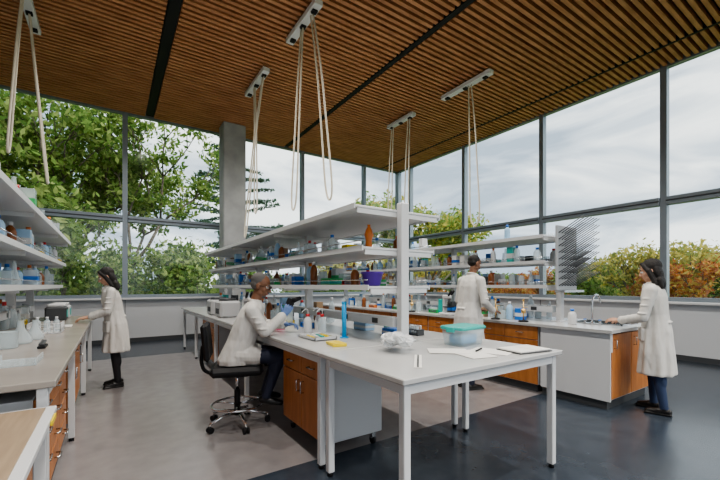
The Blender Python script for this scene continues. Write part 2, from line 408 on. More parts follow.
def fill(name,xc,w,y0,y1,z,seed,dens=.75,inner=.13,step=(.12,.165),tall=1,cols=('white','lblue','clear','clear','teal','blue','paper','card','dark','white')):
    R=random.Random(seed);b=MB();z+=.001
    for s in(-1,1):
        y=y0+.05
        while y<y1-.1:
            if R.random()<dens:
                x=xc+s*(inner+R.random()*max(.01,w-.07-inner));t=R.random()
                if t<.34: bottle(b,x,y,z,R.uniform(.038,.05),R.uniform(.18,.28)*tall,R.choice(('clear','white','clear','amber','lblue','clear')),R.choice(('blue','white','red','orange','white')))
                elif t<.5: beaker(b,x,y,z,R.uniform(.045,.055),R.uniform(.12,.18))
                elif t<.6: flask(b,x,y,z,R.uniform(.05,.06),R.uniform(.16,.24)*tall)
                elif t<.88: carton(b,x,y,z,R.uniform(.1,.14),R.uniform(.09,.115),R.uniform(.1,.24)*tall,R.choice(cols),R.choice((None,None,'blue','green','white')))
                else: tuberack(b,x,y,z,R.choice(('white','blue','orange','yellow','green')));y+=.06
            y+=R.uniform(*step)
    return b.obj(name)
for rk,(xc,ya,yb) in enumerate(((2.19,3.65,8.5),(-1.04,2.75,7.5),(5.24,2.9,8.5))):
    for i,z in enumerate(LV):
        if rk==0 and i==2: continue
        fill('shelf_labware',xc,WS[rk][i],ya,yb,z,rk*10+i+3,dens=(.97 if rk==1 else .92) if i<2 else (.7 if rk==1 else .15))
fill('bench_labware',2.19,.42,4.3,8.4,H,55,.9,.17,tall=1.3)
fill('bench_labware',5.24,.42,3.0,8.4,H,56,.9,.17,tall=1.3)
fill('bench_labware',-1.25,.36,2.9,7.4,H,57,.95,.05,tall=1.4)
def single(name,fn): b=MB();fn(b);return b.obj(name)
single('purple_tub',lambda b:b.lathe((2.0,2.78,LV[0]+.001),[(.06,0),(.075,.01),(.095,.11),(.105,.115),(.105,.13),(.09,.13),(.07,.02),(.01,.02)],'purple',20))
single('yellow_box',lambda b:carton(b,2.0,3.15,LV[1]+.001,.16,.11,.07,'yellow','white'))
single('amber_flask',lambda b:(b.lathe((2.06,2.92,LV[1]+.001),[(.03,0),(.034,.02),(.03,.1),(.045,.15),(.03,.2),(.012,.235),(.016,.25)],'orange',14)))
single('green_box',lambda b:carton(b,1.95,3.45,LV[0]+.001,.16,.2,.08,'green','teal'))
single('green_box',lambda b:carton(b,2.36,3.2,LV[0]+.001,.14,.16,.07,'green','white'))
single('green_box',lambda b:carton(b,2.0,3.45,LV[1]+.001,.14,.12,.06,'green','yellow'))
single('tube_rack',lambda b:tuberack(b,1.98,3.12,LV[0]+.001,'red'))
for i,(x,y,z,c) in enumerate(((2.38,2.8,0,'white'),(2.46,2.95,0,'blue'),(2.4,2.8,1,'white'),(2.48,3.0,1,'orange'),(2.4,3.25,1,'blue'),(2.45,3.5,1,'white'),(2.42,3.45,0,'red'),(1.92,2.95,0,'white'),(1.87,3.3,1,'blue'),(1.95,3.6,1,'white'))):
    single('reagent_bottle',lambda b:bottle(b,x,y,LV[z]+.001,.042,.18,('clear','white','clear','amber')[i%4],c))
def binf(b):
    R=Matrix.Rotation(.1,3,'Z');c=V((2.52,2.16,H+.001))
    def rg(w,d,z): return [c+R@V((sx*w,sy*d,z)) for sx,sy in((-1,-.8),(-.85,-1),(.85,-1),(1,-.8),(1,.8),(.85,1),(-.85,1),(-1,.8))]
    b.loft([rg(.15,.10,0),rg(.17,.115,.135)],'clear')
    b.loft([rg(.178,.122,.135),rg(.182,.126,.152),rg(.17,.115,.162)],'teal')
    b.cbox(c+V((0,0,.05)),(.22,.14,.08),'cyan',.01,R)
    for s in(-1,1): b.cbox(c+R@V((s*.18,0,.135)),(.015,.08,.04),'teal',.003,R)
single('plastic_storage_bin',binf)
def papers(b):
    for i,(x,y,a,w,h) in enumerate(((2.42,1.80,.3,.22,.3),(2.2,1.8,-.2,.22,.3),(2.14,1.98,.9,.21,.3))):
        b.cbox((x,y,H+.002+i*.0015),(w,h,.001),'paper',0,Matrix.Rotation(a,3,'Z'))
    b.cbox((2.35,1.86,H+.012),(.15,.012,.008),'black',0,Matrix.Rotation(.4,3,'Z'))
single('paper_sheets',papers)
single('open_notebook',lambda b:(b.cbox((2.66,1.68,H+.006),(.34,.24,.006),'dark',.002,Matrix.Rotation(-.15,3,'Z')),b.cbox((2.74,1.67,H+.015),(.16,.22,.012),'paper',.003,Matrix.Rotation(-.15,3,'Z')),b.cbox((2.575,1.69,H+.015),(.16,.22,.012),'paper',.003,Matrix.Rotation(-.15,3,'Z'))))
single('steel_ruler',lambda b:(b.cbox((1.70,1.84,H+.003),(.05,.42,.003),'paper',0,Matrix.Rotation(-.75,3,'Z')),b.cbox((1.70,1.84,H+.006),(.012,.40,.002),'dark',0,Matrix.Rotation(-.75,3,'Z'))))
def bag(b):
    R=random.Random(3)
    for i in range(22):
        b.ell((1.82+R.uniform(-.12,.12),2.22+R.uniform(-.1,.1),H+.04+R.uniform(0,.075)),(R.uniform(.04,.08),R.uniform(.03,.06),R.uniform(.02,.04)),'bagp',Matrix.Rotation(R.uniform(0,3),3,'Z')@Matrix.Rotation(R.uniform(-.7,.7),3,'X'),10)
    for v in b.bm.verts:
        v.co+=V((R.uniform(-1,1),R.uniform(-1,1),R.uniform(-.6,.8)))*.009
        v.co.z=max(v.co.z,H+.001)
    for f in b.bm.faces: f.smooth=False
single('plastic_bag',bag)
single('yellow_notepad',lambda b:(b.cbox((1.58,2.72,H+.012),(.12,.2,.022),'yellow',.002,Matrix.Rotation(-.2,3,'Z')),b.cbox((1.58,2.72,H+.024),(.11,.19,.001),'yellow')))
def tray(b):
    b.box((1.52,3.0,H+.001),(1.75,3.35,H+.008),'white')
    for lo,hi in(((1.52,3.0),(1.75,3.008)),((1.52,3.342),(1.75,3.35)),((1.52,3.0),(1.528,3.35)),((1.742,3.0),(1.75,3.35))): b.box((*lo,H+.001),(*hi,H+.03),'white')
    for i in range(4): b.cyl((1.56+i*.05,3.1,H+.02),(1.58+i*.05,3.28,H+.02),.01,.01,('yellow','white','teal','yellow')[i])
single('utensil_tray',tray)
def gradcyl(b,x,y,m,h=.3):
    b.cyl((x,y,H+.001),(x,y,H+.012),.045,.04,m,6);b.cyl((x,y,H+.012),(x,y,H+h),.022,.022,m,14);b.cyl((x,y,H+h-.01),(x,y,H+h),.026,.026,m)
single('graduated_cylinder',lambda b:gradcyl(b,1.86,3.05,'cyan',.35))
single('graduated_cylinder',lambda b:gradcyl(b,1.98,3.25,'clear',.3))
def wash(b,x,y,m):
    bottle(b,x,y,H+.001,.045,.2,m,'red');b.tube(smoothpath([(x,y,H+.2),(x,y,H+.24),(x-.03,y-.01,H+.255),(x-.08,y-.02,H+.22)],4),.005,'white',6)
single('wash_bottle',lambda b:wash(b,1.86,3.5,'clear'));single('wash_bottle',lambda b:wash(b,1.95,3.75,'white'))
single('wash_bottle',lambda b:wash(b,1.74,3.6,'white'))
single('tube_rack',lambda b:tuberack(b,1.60,4.1,H+.001,'pink'));single('tube_rack',lambda b:tuberack(b,1.95,4.05,H+.001,'blue'))
single('pipette_box',lambda b:carton(b,2.38,2.95,H+.001,.13,.2,.07,'blue','white'))
single('tube_rack',lambda b:tuberack(b,2.58,2.85,H+.001,'dark'))
single('pipette_box',lambda b:carton(b,2.6,3.2,H+.001,.13,.2,.1,'white','teal'))
single('tissue_box',lambda b:(carton(b,2.4,3.5,H+.001,.13,.24,.09,'lblue','white'),b.ell((2.4,3.5,H+.1),(.02,.05,.03),'paper')))
def microscope(b,x,y):
    b.box((x-.1,y-.12,H+.001),(x+.1,y+.12,H+.04),'white',.01);b.box((x-.03,y+.05,H+.04),(x+.03,y+.1,H+.3),'white',.01)
    b.box((x-.07,y-.08,H+.13),(x+.07,y+.05,H+.145),'black');b.box((x-.035,y-.06,H+.28),(x+.035,y+.1,H+.34),'white',.01)
    b.cyl((x,y-.03,H+.16),(x,y-.03,H+.28),.015,.03,'dark')
    for s in(-1,1): b.cyl((x+s*.03,y-.04,H+.33),(x+s*.03,y-.11,H+.41),.016,.018,'black')
single('microscope',lambda b:microscope(b,1.58,5.2));single('microscope',lambda b:microscope(b,4.75,4.4))
def centrifuge(b,x,y):
    b.box((x-.16,y-.2,H+.001),(x+.16,y+.2,H+.26),'cabgrey',.03);b.cyl((x,y,H+.26),(x,y,H+.3),.14,.12,'dark',20);b.cbox((x-.162,y,H+.1),(.006,.2,.08),'dark')
single('centrifuge',lambda b:centrifuge(b,1.54,6.7));single('centrifuge',lambda b:centrifuge(b,1.54,6.1))
def cr(b):
    for i,z in enumerate((.002,.05,.1)):
        b.tube([(-.72,5.0,H+z+.005),(-.45,5.0,H+z+.005),(-.45,5.35,H+z+.005),(-.72,5.35,H+z+.005)],.005,'metalwhite',6,True)
    for k in range(8):
        for xx in(-.72,-.45): b.cyl((xx,5.0+k*.05,H+.003),(xx,5.0+k*.05,H+.11),.003,.003,'metalwhite',5)
    for k in range(6):
        for yy in(5.0,5.35): b.cyl((-.72+k*.054,yy,H+.003),(-.72+k*.054,yy,H+.11),.003,.003,'metalwhite',5)
    b.box((-.72,5.0,H+.001),(-.45,5.35,H+.006),'metalwhite')
    for k in range(3): bottle(b,-.66+k*.08,5.18,H+.007,.03,.16,'clear','white')
single('wire_basket',cr)
single('stapler',lambda b:(b.cbox((-.47,3.95,H+.012),(.05,.17,.02),'black',.004),b.cbox((-.47,3.95,H+.04),(.035,.16,.02),'dark',.006,Matrix.Rotation(.08,3,'X'))))
single('erlenmeyer_flask',lambda b:flask(b,-.66,4.32,H+.001,.08,.2));single('erlenmeyer_flask',lambda b:flask(b,-.6,4.58,H+.001,.07,.18));single('beaker',lambda b:beaker(b,-.7,4.05,H+.001,.07,.13))
single('glass_tray',lambda b:(b.box((-.62,3.1,H+.001),(-.4,3.4,H+.006),'clear'),b.box((-.62,3.1,H+.006),(-.612,3.4,H+.04),'clear'),b.box((-.408,3.1,H+.006),(-.4,3.4,H+.04),'clear')))
single('lab_notebook',lambda b:(b.cbox((-.52,5.75,H+.008),(.22,.26,.012),'paper',.002),b.cbox((-.52,5.75,H+.016),(.16,.2,.002),'white')))
def balance(b,x,y,m='dark'):
    b.box((x-.12,y-.15,H+.001),(x+.12,y+.15,H+.2),m,.02);b.cbox((x+.122,y,H+.1),(.006,.2,.1),'teal');b.box((x-.1,y-.12,H+.2),(x+.1,y+.12,H+.24),'white',.01)
single('bench_incubator',lambda b:balance(b,-.66,6.85))
single('bench_incubator',lambda b:balance(b,-.66,7.3,'cabgrey'))
def brassst(b,x,y):
    b.cyl((x,y,H+.001),(x,y,H+.02),.07,.06,'black');b.cyl((x,y,H+.02),(x,y,H+.3),.008,.008,'brass');b.cyl((x,y,H+.2),(x+.1,y,H+.2),.006,.006,'brass');b.cyl((x,y,H+.12),(x,y,H+.18),.03,.035,'brass',14);b.ell((x,y,H+.3),.015,'brass')
for x,y in((4.74,3.0),(4.74,3.45),(4.74,5.3)): single('ring_stand',lambda b:brassst(b,x,y))
single('white_dispenser',lambda b:(bottle(b,4.95,2.45,H+.001,.05,.2,'white','blue')))
def pegs(b):
    b.box((4.98,2.66,1.36),(5.5,2.69,2.24),'board',.005);b.box((4.98,2.56,1.33),(5.5,2.69,1.36),'steel')
    for i in range(7):
        for j in range(9):
            x=5.02+i*.074;z=1.42+j*.09
            b.cyl((x,2.66,z),(x+.03,2.36,z+.19),.0075,.006,'pegs',6)
    b.box((5.2,2.69,1.4),(5.28,2.72,2.1),'metalwhite')
single('pegboard_drying_rack',pegs)
def drop(x,y0,y1,loops):
    b=MB();z=ZC-.13
    b.box((x-.07,y0,z),(x+.07,y1,z+.09),'metalwhite',.01)
    for y in(y0+.15,(y0+y1)/2,y1-.15):
        b.cyl((x,y,z+.09),(x,y,ZC+.11),.01,.01,'steel');b.cbox((x,y,z-.015),(.08,.08,.03),'black')
    for (ya,yc,wd,zb,dx) in loops:
        D=z-zb;yb=ya+.07
        L=lambda a,bb,t:a+(bb-a)*t
        pts=[(x,ya,z)]+[(x+dx*t,L(ya,yc-wd/2,t**.7),z-D*t) for t in(.3,.6,.92)]+[(x+dx,yc,zb)]+[(x+dx*t,L(yb,yc+wd/2,t**.7),z-D*t) for t in(.92,.6,.3)]+[(x,yb,z)]
        b.tube(smoothpath(pts,8),.015,'cord',8)
    b.obj('ceiling_service_drop')
drop(2.5,7.0,8.2,[(7.15,7.9,.16,2.45,-.15),(7.7,7.5,.18,2.9,-.05)])
drop(2.55,4.9,6.0,[(5.45,5.6,.2,2.65,-.1),(5.1,4.75,.2,2.68,.1)])
drop(6.2,4.6,5.9,[(5.1,5.0,.24,2.65,.0)])
drop(6.15,6.8,7.8,[(6.95,7.1,.16,2.9,.0),(7.6,7.75,.16,3.4,0)])
drop(-1.05,6.9,8.1,[(7.0,6.7,.16,3.2,-.1),(7.5,7.2,.18,2.95,.25)])
# ------------------------------------------------------------ lab chair
def chair(name,x,y,rz,seat=.6):
    b=MB()
    for k in range(5):
        a=2*math.pi*k/5+.3;d=V((math.cos(a),math.sin(a),0))
        b.tube([d*.03+V((0,0,.13)),d*.15+V((0,0,.125)),d*.3+V((0,0,.085))],[.022,.018,.014],'chrome',8)
        p=d*.3;t=V((-d.y,d.x,0));b.cyl(p+V((0,0,.085)),p+V((0,0,.05)),.01,.01,'steel')
        for s in(-1,1): b.cyl(p+t*(s*.008)+V((0,0,.03)),p+t*(s*.028)+V((0,0,.03)),.029,.029,'black',14)
    b.cyl((0,0,.1),(0,0,.36),.03,.03,'black',14);b.cyl((0,0,.36),(0,0,seat-.07),.018,.018,'chrome')
    pts=[(.25*math.cos(2*math.pi*i/28),.25*math.sin(2*math.pi*i/28),.21) for i in range(28)]
    b.tube(pts,.012,'chrome',8,True)
    for k in range(3):
        a=2*math.pi*k/3;b.cyl((.03*math.cos(a),.03*math.sin(a),.21),(.25*math.cos(a),.25*math.sin(a),.21),.009,.009,'chrome')
    b.cbox((0,0,seat-.075),(.22,.22,.04),'black',.01)
    b.cbox((0,0,seat-.02),(.49,.50,.09),'black',.035)
    b.tube(smoothpath([(0,-.08,seat-.06),(0,-.28,seat-.05),(0,-.34,seat+.05),(0,-.33,seat+.22)],5),.018,'black')
    R=Matrix.Rotation(.1,3,'X')
    b.cbox((0,-.29,seat+.27),(.42,.055,.36),'black',.024,R)
    return b.obj(name,loc=(x,y,0),rotz=rz)
MX,MY,MR=1.07,3.86,-math.pi/2-.30
chair('lab_chair',MX,MY,MR)

# ------------------------------------------------------------ people
def hand(b,w,f,pn,side,curl,m,s=1.0):
    w=V(w);f=V(f).normalized();pn=V(pn);pn=(pn-f*pn.dot(f)).normalized();t=f.cross(pn)*side
    b.limb(w-f*.03*s,w+f*.015*s,.024*s,.024*s,m)
    L=[(.033,.078,.95),(.011,.086,1.05),(-.012,.082,1.0),(-.034,.072,.8)]
    for off,kl,ln in L:
        k=w+f*kl*s+t*off*s
        b.limb(w+f*.01*s+t*off*.5*s,k,.016*s,.0115*s,m)
        p=k;d=f+t*off*2.0;d.normalize()
        for j,(l,r) in enumerate(((.042,.0098),(.027,.009),(.021,.0082))):
            a=curl*(.5 if j==0 else .9)
            ax=d.cross(pn).normalized();d=Matrix.Rotation(a,3,ax)@d
            q=p+d*l*ln*s;b.limb(p,q,r*s,(r-.0006)*s,m);p=q
    p=w+f*.022*s+t*.024*s;d=(f*.65+t*.75+pn*.25).normalized()
    b.limb(w+f*.01*s,p,.017*s,.015*s,m)
    for l,r in((.042,.0125),(.03,.0105),(.024,.0092)):
        q=p+d*l*s;b.limb(p,q,r*s,(r-.001)*s,m);p=q;d=(d+f*.45+pn*curl*.25).normalized()
def head(b,c,yaw,pitch,skin,hair,style,s=1.0):
    R=Matrix.Rotation(yaw,3,'Z')@Matrix.Rotation(pitch,3,'X');c=V(c)
    T=lambda x,y,z:c+R@(V((x,y,z))*s)
    E=lambda p,r,m:b.ell(T(*p),tuple(q*s for q in r),m,R,20)
    E((0,-.012,.03),(.073,.09,.083),skin);E((0,.02,-.03),(.059,.066,.078),skin);E((0,.048,-.088),(.028,.027,.022),skin)
    for x in(-1,1):
        E((x*.034,.045,-.03),(.026,.03,.03),skin);E((x*.074,-.008,-.012),(.011,.02,.031),skin)
        E((x*.045,.01,-.065),(.02,.035,.025),skin)
        E((x*.03,.070,.004),(.015,.0145,.010),'eyew');E((x*.03,.0815,.002),(.0085,.006,.0085),'black')
        b.limb(T(x*.015,.086,.024),T(x*.045,.074,.026),.0045*s,.0035*s,hair)
        b.limb(T(x*.014,.079,.014),T(x*.044,.071,.014),.006*s,.005*s,skin)
        E((x*.012,.092,-.033),(.009,.009,.008),skin)
    b.limb(T(0,.080,.008),T(0,.099,-.028),.0085*s,.0125*s,skin)
    E((0,.070,-.060),(.03,.014,.018),skin);E((0,.079,-.057),(.022,.011,.006),'lip');E((0,.079,-.066),(.018,.011,.006),'lip')
    if style=='long':
        E((0,-.028,.044),(.085,.093,.085),hair)
        for x in(-1,1):
            b.limb(T(x*.045,.045,.088),T(x*.082,.015,.0),.020*s,.022*s,hair);b.limb(T(x*.082,.01,.0),T(x*.088,-.01,-.15),.026*s,.024*s,hair)
        E((0,-.052,-.03),(.092,.056,.13),hair);E((0,-.055,-.13),(.10,.046,.09),hair)
        for x in(-.08,-.05,-.02,.02,.05,.08): b.limb(T(x,-.05,-.12),T(x*1.05,-.05,-.215+abs(x)*.2),.03*s,.018*s,hair)
    elif style=='crop':
        E((0,-.028,.042),(.0765,.087,.078),hair);E((0,-.05,0),(.074,.05,.055),hair)
        b.limb(T(-.02,.094,-.048),T(.02,.094,-.048),.005*s,.005*s,hair);E((0,.052,-.094),(.028,.028,.02),hair)
def rg(c,rx,ry,n=72,fold=0,ph=0,k=9,sq=2.3):
    out=[]
    for i in range(n):
        a=2*math.pi*i/n;ca,sa=math.cos(a),math.sin(a)
        q=(abs(ca)**sq+abs(sa)**sq)**(-1/sq);f=1+fold*(math.sin(k*a+ph)+.5*math.sin((k+4)*a-ph*1.7))
        out.append(V(c)+V((rx*ca*q*f,ry*sa*q*f,0)))
    return out
def finish(b,name,loc,rz,voxel=.006):
    bm=b.bm;bm.faces.ensure_lookup_table();bvh=BVHTree.FromBMesh(bm);idx=[f.material_index for f in bm.faces]
    me=bpy.data.meshes.new('tmp');bm.to_mesh(me);bm.free();o=bpy.data.objects.new('tmp',me);bpy.context.collection.objects.link(o)
    md=o.modifiers.new('r','REMESH');md.mode='VOXEL';md.voxel_size=voxel;md.use_smooth_shade=True
    ms=o.modifiers.new('s','SMOOTH');ms.factor=.5;ms.iterations=3
    dg=bpy.context.evaluated_depsgraph_get()
    m2=bpy.data.meshes.new_from_object(o.evaluated_get(dg));bpy.data.objects.remove(o)
    m2.name=name;m2.materials.clear()
    for m in b.mats:m2.materials.append(m)
    mi=[idx[bvh.find_nearest(p.center)[2]] for p in m2.polygons]
    m2.polygons.foreach_set('material_index',mi);m2.polygons.foreach_set('use_smooth',[True]*len(mi));m2.update()
    r=bpy.data.objects.new(name,m2);bpy.context.collection.objects.link(r);r.location=loc;r.rotation_euler=(0,0,rz)
    return r
def shoe(b,ank,d,m='shoe',heel=0):
    ank=V(ank);d=V(d).normalized();g=V((ank.x,ank.y,.0))
    b.limb(g+d*-.035+V((0,0,.042+heel)),g+d*.05+V((0,0,.045+heel*.6)),.036,.037,m)
    b.limb(g+d*.05+V((0,0,.04+heel*.4)),g+d*.145+V((0,0,.028)),.037,.026,m)
    ang=math.atan2(d.y,d.x)-math.pi/2
    b.cbox(g+d*.055+V((0,0,.012)),(.075,.25,.024),m,.01,Matrix.Rotation(ang,3,'Z'))
    b.limb(g+V((0,0,.05)),ank+V((0,0,.02)),.036,.038,m)
def standing(name,loc,rz,h,skin,hairm,style,legm,lean,arms,hyaw,hpitch,hem=.5,female=True,stance=.0,hs=1.0):
    b=MB();S=h/1.68
    hw=.165 if female else .19
    Z=lambda z:z*S
    prof=[(hem,.205,.165,.06),(hem+.02,.21,.17,.06),(.66,.20,.158,.05),(.78,.19,.146,.038),(.90,.178,.138,.026),(1.0,.16,.125,.018),(1.08,.152,.118,.014),(1.18,.158,.12,.01),(1.28,.165,.117,.006),(1.35,.155,.10,0),(1.395,.11,.08,0),(1.43,.062,.058,0)]
    k=1.0 if female else 1.12
    b.loft([rg((0,lean(z),Z(z)),rx*k,ry*k,fold=fo,ph=z*2.2) for z,rx,ry,fo in prof],'coat')
    for nm,x in(('R',1),('L',-1)):
        s0=V((x*hw,lean(1.34)-.01,Z(1.345)));el,wr,fd,pn=arms[nm];el=V(el);wr=V(wr)
        b.limb(V((x*.08,lean(1.36),Z(1.375))),s0,.05,.06,'coat');b.limb(s0,el,.06,.052,'coat');b.limb(el,wr,.052,.043,'coat')
        d=(wr-el).normalized();b.cyl(wr-d*.03,wr+d*.012,.047,.049,'coat',18)
        for t in(.3,.55,.85):
            p=s0.lerp(el,t);b.ell(p+V((x*.008,.008,0)),(.058,.056,.018),'coat')
        for t in(.15,.45,.7):
            p=el.lerp(wr,t);b.ell(p,(.05,.02,.053),'coat')
        hand(b,wr+d*.03,fd,pn,x,.45,skin)
        hp=V((x*.09,lean(.9),Z(.88)));kn=V((x*.095,lean(.7)+.015+stance*x,Z(.48)));an=V((x*.10,-.02+stance*x*1.6,.085))
        b.limb(hp,kn,.085,.058,legm);b.limb(kn,an,.057,.040,legm);b.ell(kn.lerp(an,.3)+V((0,-.018,0)),(.05,.05,.1),legm)
        shoe(b,an,(x*.15,1,0))
    nb=V((0,lean(1.42),Z(1.42)))
    col=[nb+V((.066*math.cos(a),.06*math.sin(a)-.005,.012*(-math.sin(a))+.012)) for a in [math.pi*2*i/24 for i in range(24)]]
    b.tube(col,.014,'coat',8,True)
    fy=lambda z,ry:lean(z)+ry*k
    for x in(-1,1): b.limb((x*.035,fy(1.38,.08),Z(1.40)),(x*.008,fy(1.22,.118),Z(1.2)),.016,.011,'coat')
    b.ell((0,fy(1.36,.085),Z(1.37)),(.03,.012,.06),'shirt')
    for z,ry in((1.15,.12),(1.02,.126),(.9,.138),(.78,.149)): b.ell((.012,fy(z,ry)+.003,Z(z)),(.009,.006,.009),'dark')
    for x in(-1,1): b.cbox((x*.11,fy(.86,.13)-.012,Z(.86)),(.13,.035,.15),'coat',.006,Matrix.Rotation(-x*.45,3,'Z'))
    b.limb((-.06,lean(1.0)-.125*k,Z(1.0)),(.06,lean(1.0)-.125*k,Z(1.0)),.014,.014,'coat')
    hc=V((0,lean(1.56)+.02,Z(1.565)))
    b.limb(nb-V((0,.01,.03)),hc+V((0,-.02,-.06)),.052,.05,skin)
    head(b,hc,hyaw,hpitch,skin,hairm,style,hs)
    return finish(b,name,loc,rz)
standing('woman_in_lab_coat',(.05,6.3,0),math.pi/2,1.66,'skinA','hair','long','pants',lambda z:max(0,z-.85)*.14,
  {'R':((.21,.10,1.07),(.12,.28,1.0),(-.2,1,-.1),(0,-.2,-1)),'L':((-.21,.10,1.07),(-.12,.28,1.0),(.2,1,-.1),(0,-.2,-1))},0,-.45,hem=.5,hs=1.03)
standing('woman_in_lab_coat',(5.12,1.61,0),.12,1.71,'skinA','hair','long','jeans',lambda z:max(0,z-.9)*.06,
  {'R':((.22,.06,1.07),(.14,.27,1.0),(-.2,1,.05),(-.3,0,-1)),'L':((-.22,.08,1.07),(-.12,.30,1.02),(.2,1,.05),(.4,0,-1))},.15,-.28,hem=.42,stance=.04,hs=1.05)
standing('man_in_lab_coat',(4.12,3.45,0),-math.pi/2-.15,1.86,'skinB','hair','crop','navy',lambda z:max(0,z-.9)*.16,
  {'R':((.26,.06,1.2),(.18,.28,1.08),(-.2,1,0),(-.3,0,-1)),'L':((-.26,.06,1.2),(-.18,.28,1.08),(.2,1,0),(.3,0,-1))},-.1,-.35,hem=.55,female=False)
def seated():
    b=MB();hs=.68
    sp=[(0,-.02,hs-.045,.20,.17,.03),(0,-.02,hs,.205,.17,.03),(0,.01,hs+.1,.195,.15,.02),(0,.05,hs+.2,.188,.142,.015),(0,.09,hs+.32,.198,.14,.01),(0,.125,hs+.43,.20,.13,.006),(0,.15,hs+.51,.175,.108,0),(0,.165,hs+.555,.12,.085,0),(0,.175,hs+.59,.062,.06,0)]
    b.loft([rg((x,y,z),rx,ry,fold=f,ph=z*5) for x,y,z,rx,ry,f in sp],'coat')
    arms={1:((.24,.26,.97),(.10,.44,1.10),(-.05,.5,.8),(-.9,.1,0)),-1:((-.26,.28,.99),(-.10,.47,1.0),(.5,.8,.1),(.3,0,-1))}
    for x in(1,-1):
        el,wr,fd,pn=arms[x];s0=V((x*.20,.14,hs+.49));el=V(el);wr=V(wr)
        b.limb((x*.08,.15,hs+.53),s0,.058,.07,'coat');b.limb(s0,el,.07,.058,'coat');b.limb(el,wr,.057,.046,'coat')
        for t in(.3,.55,.85): b.ell(s0.lerp(el,t)+V((x*.01,0,0)),(.068,.064,.02),'coat')
        d=(wr-el).normalized();b.cyl(wr-d*.03,wr+d*.012,.05,.052,'coat',18)
        hand(b,wr+d*.03,fd,pn,x,.7,'glove',1.05)
        hp=V((x*.10,.0,hs+.05));kn=V((x*.13,.42,hs+.01));an=V((x*.12,.28,.30))
        b.limb(hp,hp.lerp(kn,.42),.106,.098,'coat');b.limb(hp.lerp(kn,.3),kn,.09,.064,'navy')
        b.limb(kn,an,.062,.044,'navy');b.ell(kn.lerp(an,.3)+V((0,-.02,0)),(.052,.052,.1),'navy')
        d=V((x*.1,1,-.25)).normalized();a2=an+V((0,0,-.04))
        b.limb(an,a2,.04,.04,'shoe');b.limb(a2-d*.04,a2+d*.06,.038,.038,'shoe');b.limb(a2+d*.06,a2+d*.15,.038,.028,'shoe')
    nb=V((0,.175,hs+.575));col=[nb+V((.07*math.cos(a),.062*math.sin(a)-.005,-.012*math.sin(a)+.012)) for a in [math.pi*2*i/24 for i in range(24)]]
    b.tube(col,.015,'coat',8,True)
    b.ell((0,.265,hs+.52),(.03,.014,.06),'shirt')
    for x in(-1,1): b.limb((x*.034,.262,hs+.55),(x*.01,.245,hs+.36),.016,.011,'coat')
    hc=V((0,.235,hs+.745));b.limb(nb-V((0,.01,.03)),hc+V((0,-.02,-.06)),.056,.053,'skinB')
    hy,hp_=-.25,-.32
    head(b,hc,hy,hp_,'skinB','greyhair','crop',1.08)
    o=finish(b,'seated_man_in_lab_coat',(MX,MY,0),MR)
    g=MB();R=Matrix.Rotation(hy,3,'Z')@Matrix.Rotation(hp_,3,'X')
    T=lambda x,y,z:hc+R@(V((x,y,z))*1.08)
    for x in(-1,1):
        g.tube([T(x*.032+.024*math.cos(a),.094,.002+.018*math.sin(a)) for a in [2*math.pi*i/16 for i in range(16)]],.0028,'black',6,True)
        g.cyl(T(x*.056,.094,.006),T(x*.08,.0,.0),.0025,.0025,'black',6)
    g.cyl(T(-.008,.096,.004),T(.008,.096,.004),.0025,.0025,'black',6)
    g.obj('eyeglasses',parent=o)
    p=MB();c=V((.05,.52,1.20))
    p.cbox(c+V((0,0,.02)),(.045,.08,.14),'black',.01,Matrix.Rotation(-.4,3,'X'));p.limb(c+V((0,.03,.06)),c+V((0,.11,.09)),.028,.02,'black')
    p.obj('handheld_pipettor',parent=o)
seated()

# ------------------------------------------------------------ exterior
def leaves(name,cl,per,size,mats,seed,parent,flat=1.0):
    rs=np.random.RandomState(seed);C=np.repeat(np.array([[*c,r] for c,r in cl]),per,axis=0);n=len(C)
    d=rs.normal(size=(n,3));d/=np.linalg.norm(d,axis=1)[:,None];d*=(rs.rand(n)**.5)[:,None];d[:,2]*=flat
    P=C[:,:3]+d*C[:,3:4]
    u=rs.normal(size=(n,3));u/=np.linalg.norm(u,axis=1)[:,None];w=rs.normal(size=(n,3));w=np.cross(u,w);w/=np.linalg.norm(w,axis=1)[:,None]
    s=(size*(.6+.8*rs.rand(n)))[:,None]
    vs=np.stack([P-u*s,P+w*s*.45,P+u*s,P-w*s*.45],axis=1).reshape(-1,3)
    me=bpy.data.meshes.new(name);me.vertices.add(4*n);me.vertices.foreach_set('co',vs.ravel())
    me.loops.add(4*n);me.loops.foreach_set('vertex_index',np.arange(4*n));me.polygons.add(n)
    me.polygons.foreach_set('loop_start',np.arange(n)*4)
    try: me.polygons.foreach_set('loop_total',np.full(n,4))
    except Exception: pass
    for m in mats: me.materials.append(m)
    me.polygons.foreach_set('material_index',rs.randint(0,len(mats),n));me.update(calc_edges=True)
    o=bpy.data.objects.new(name,me);bpy.context.collection.objects.link(o);o.parent=parent;return o
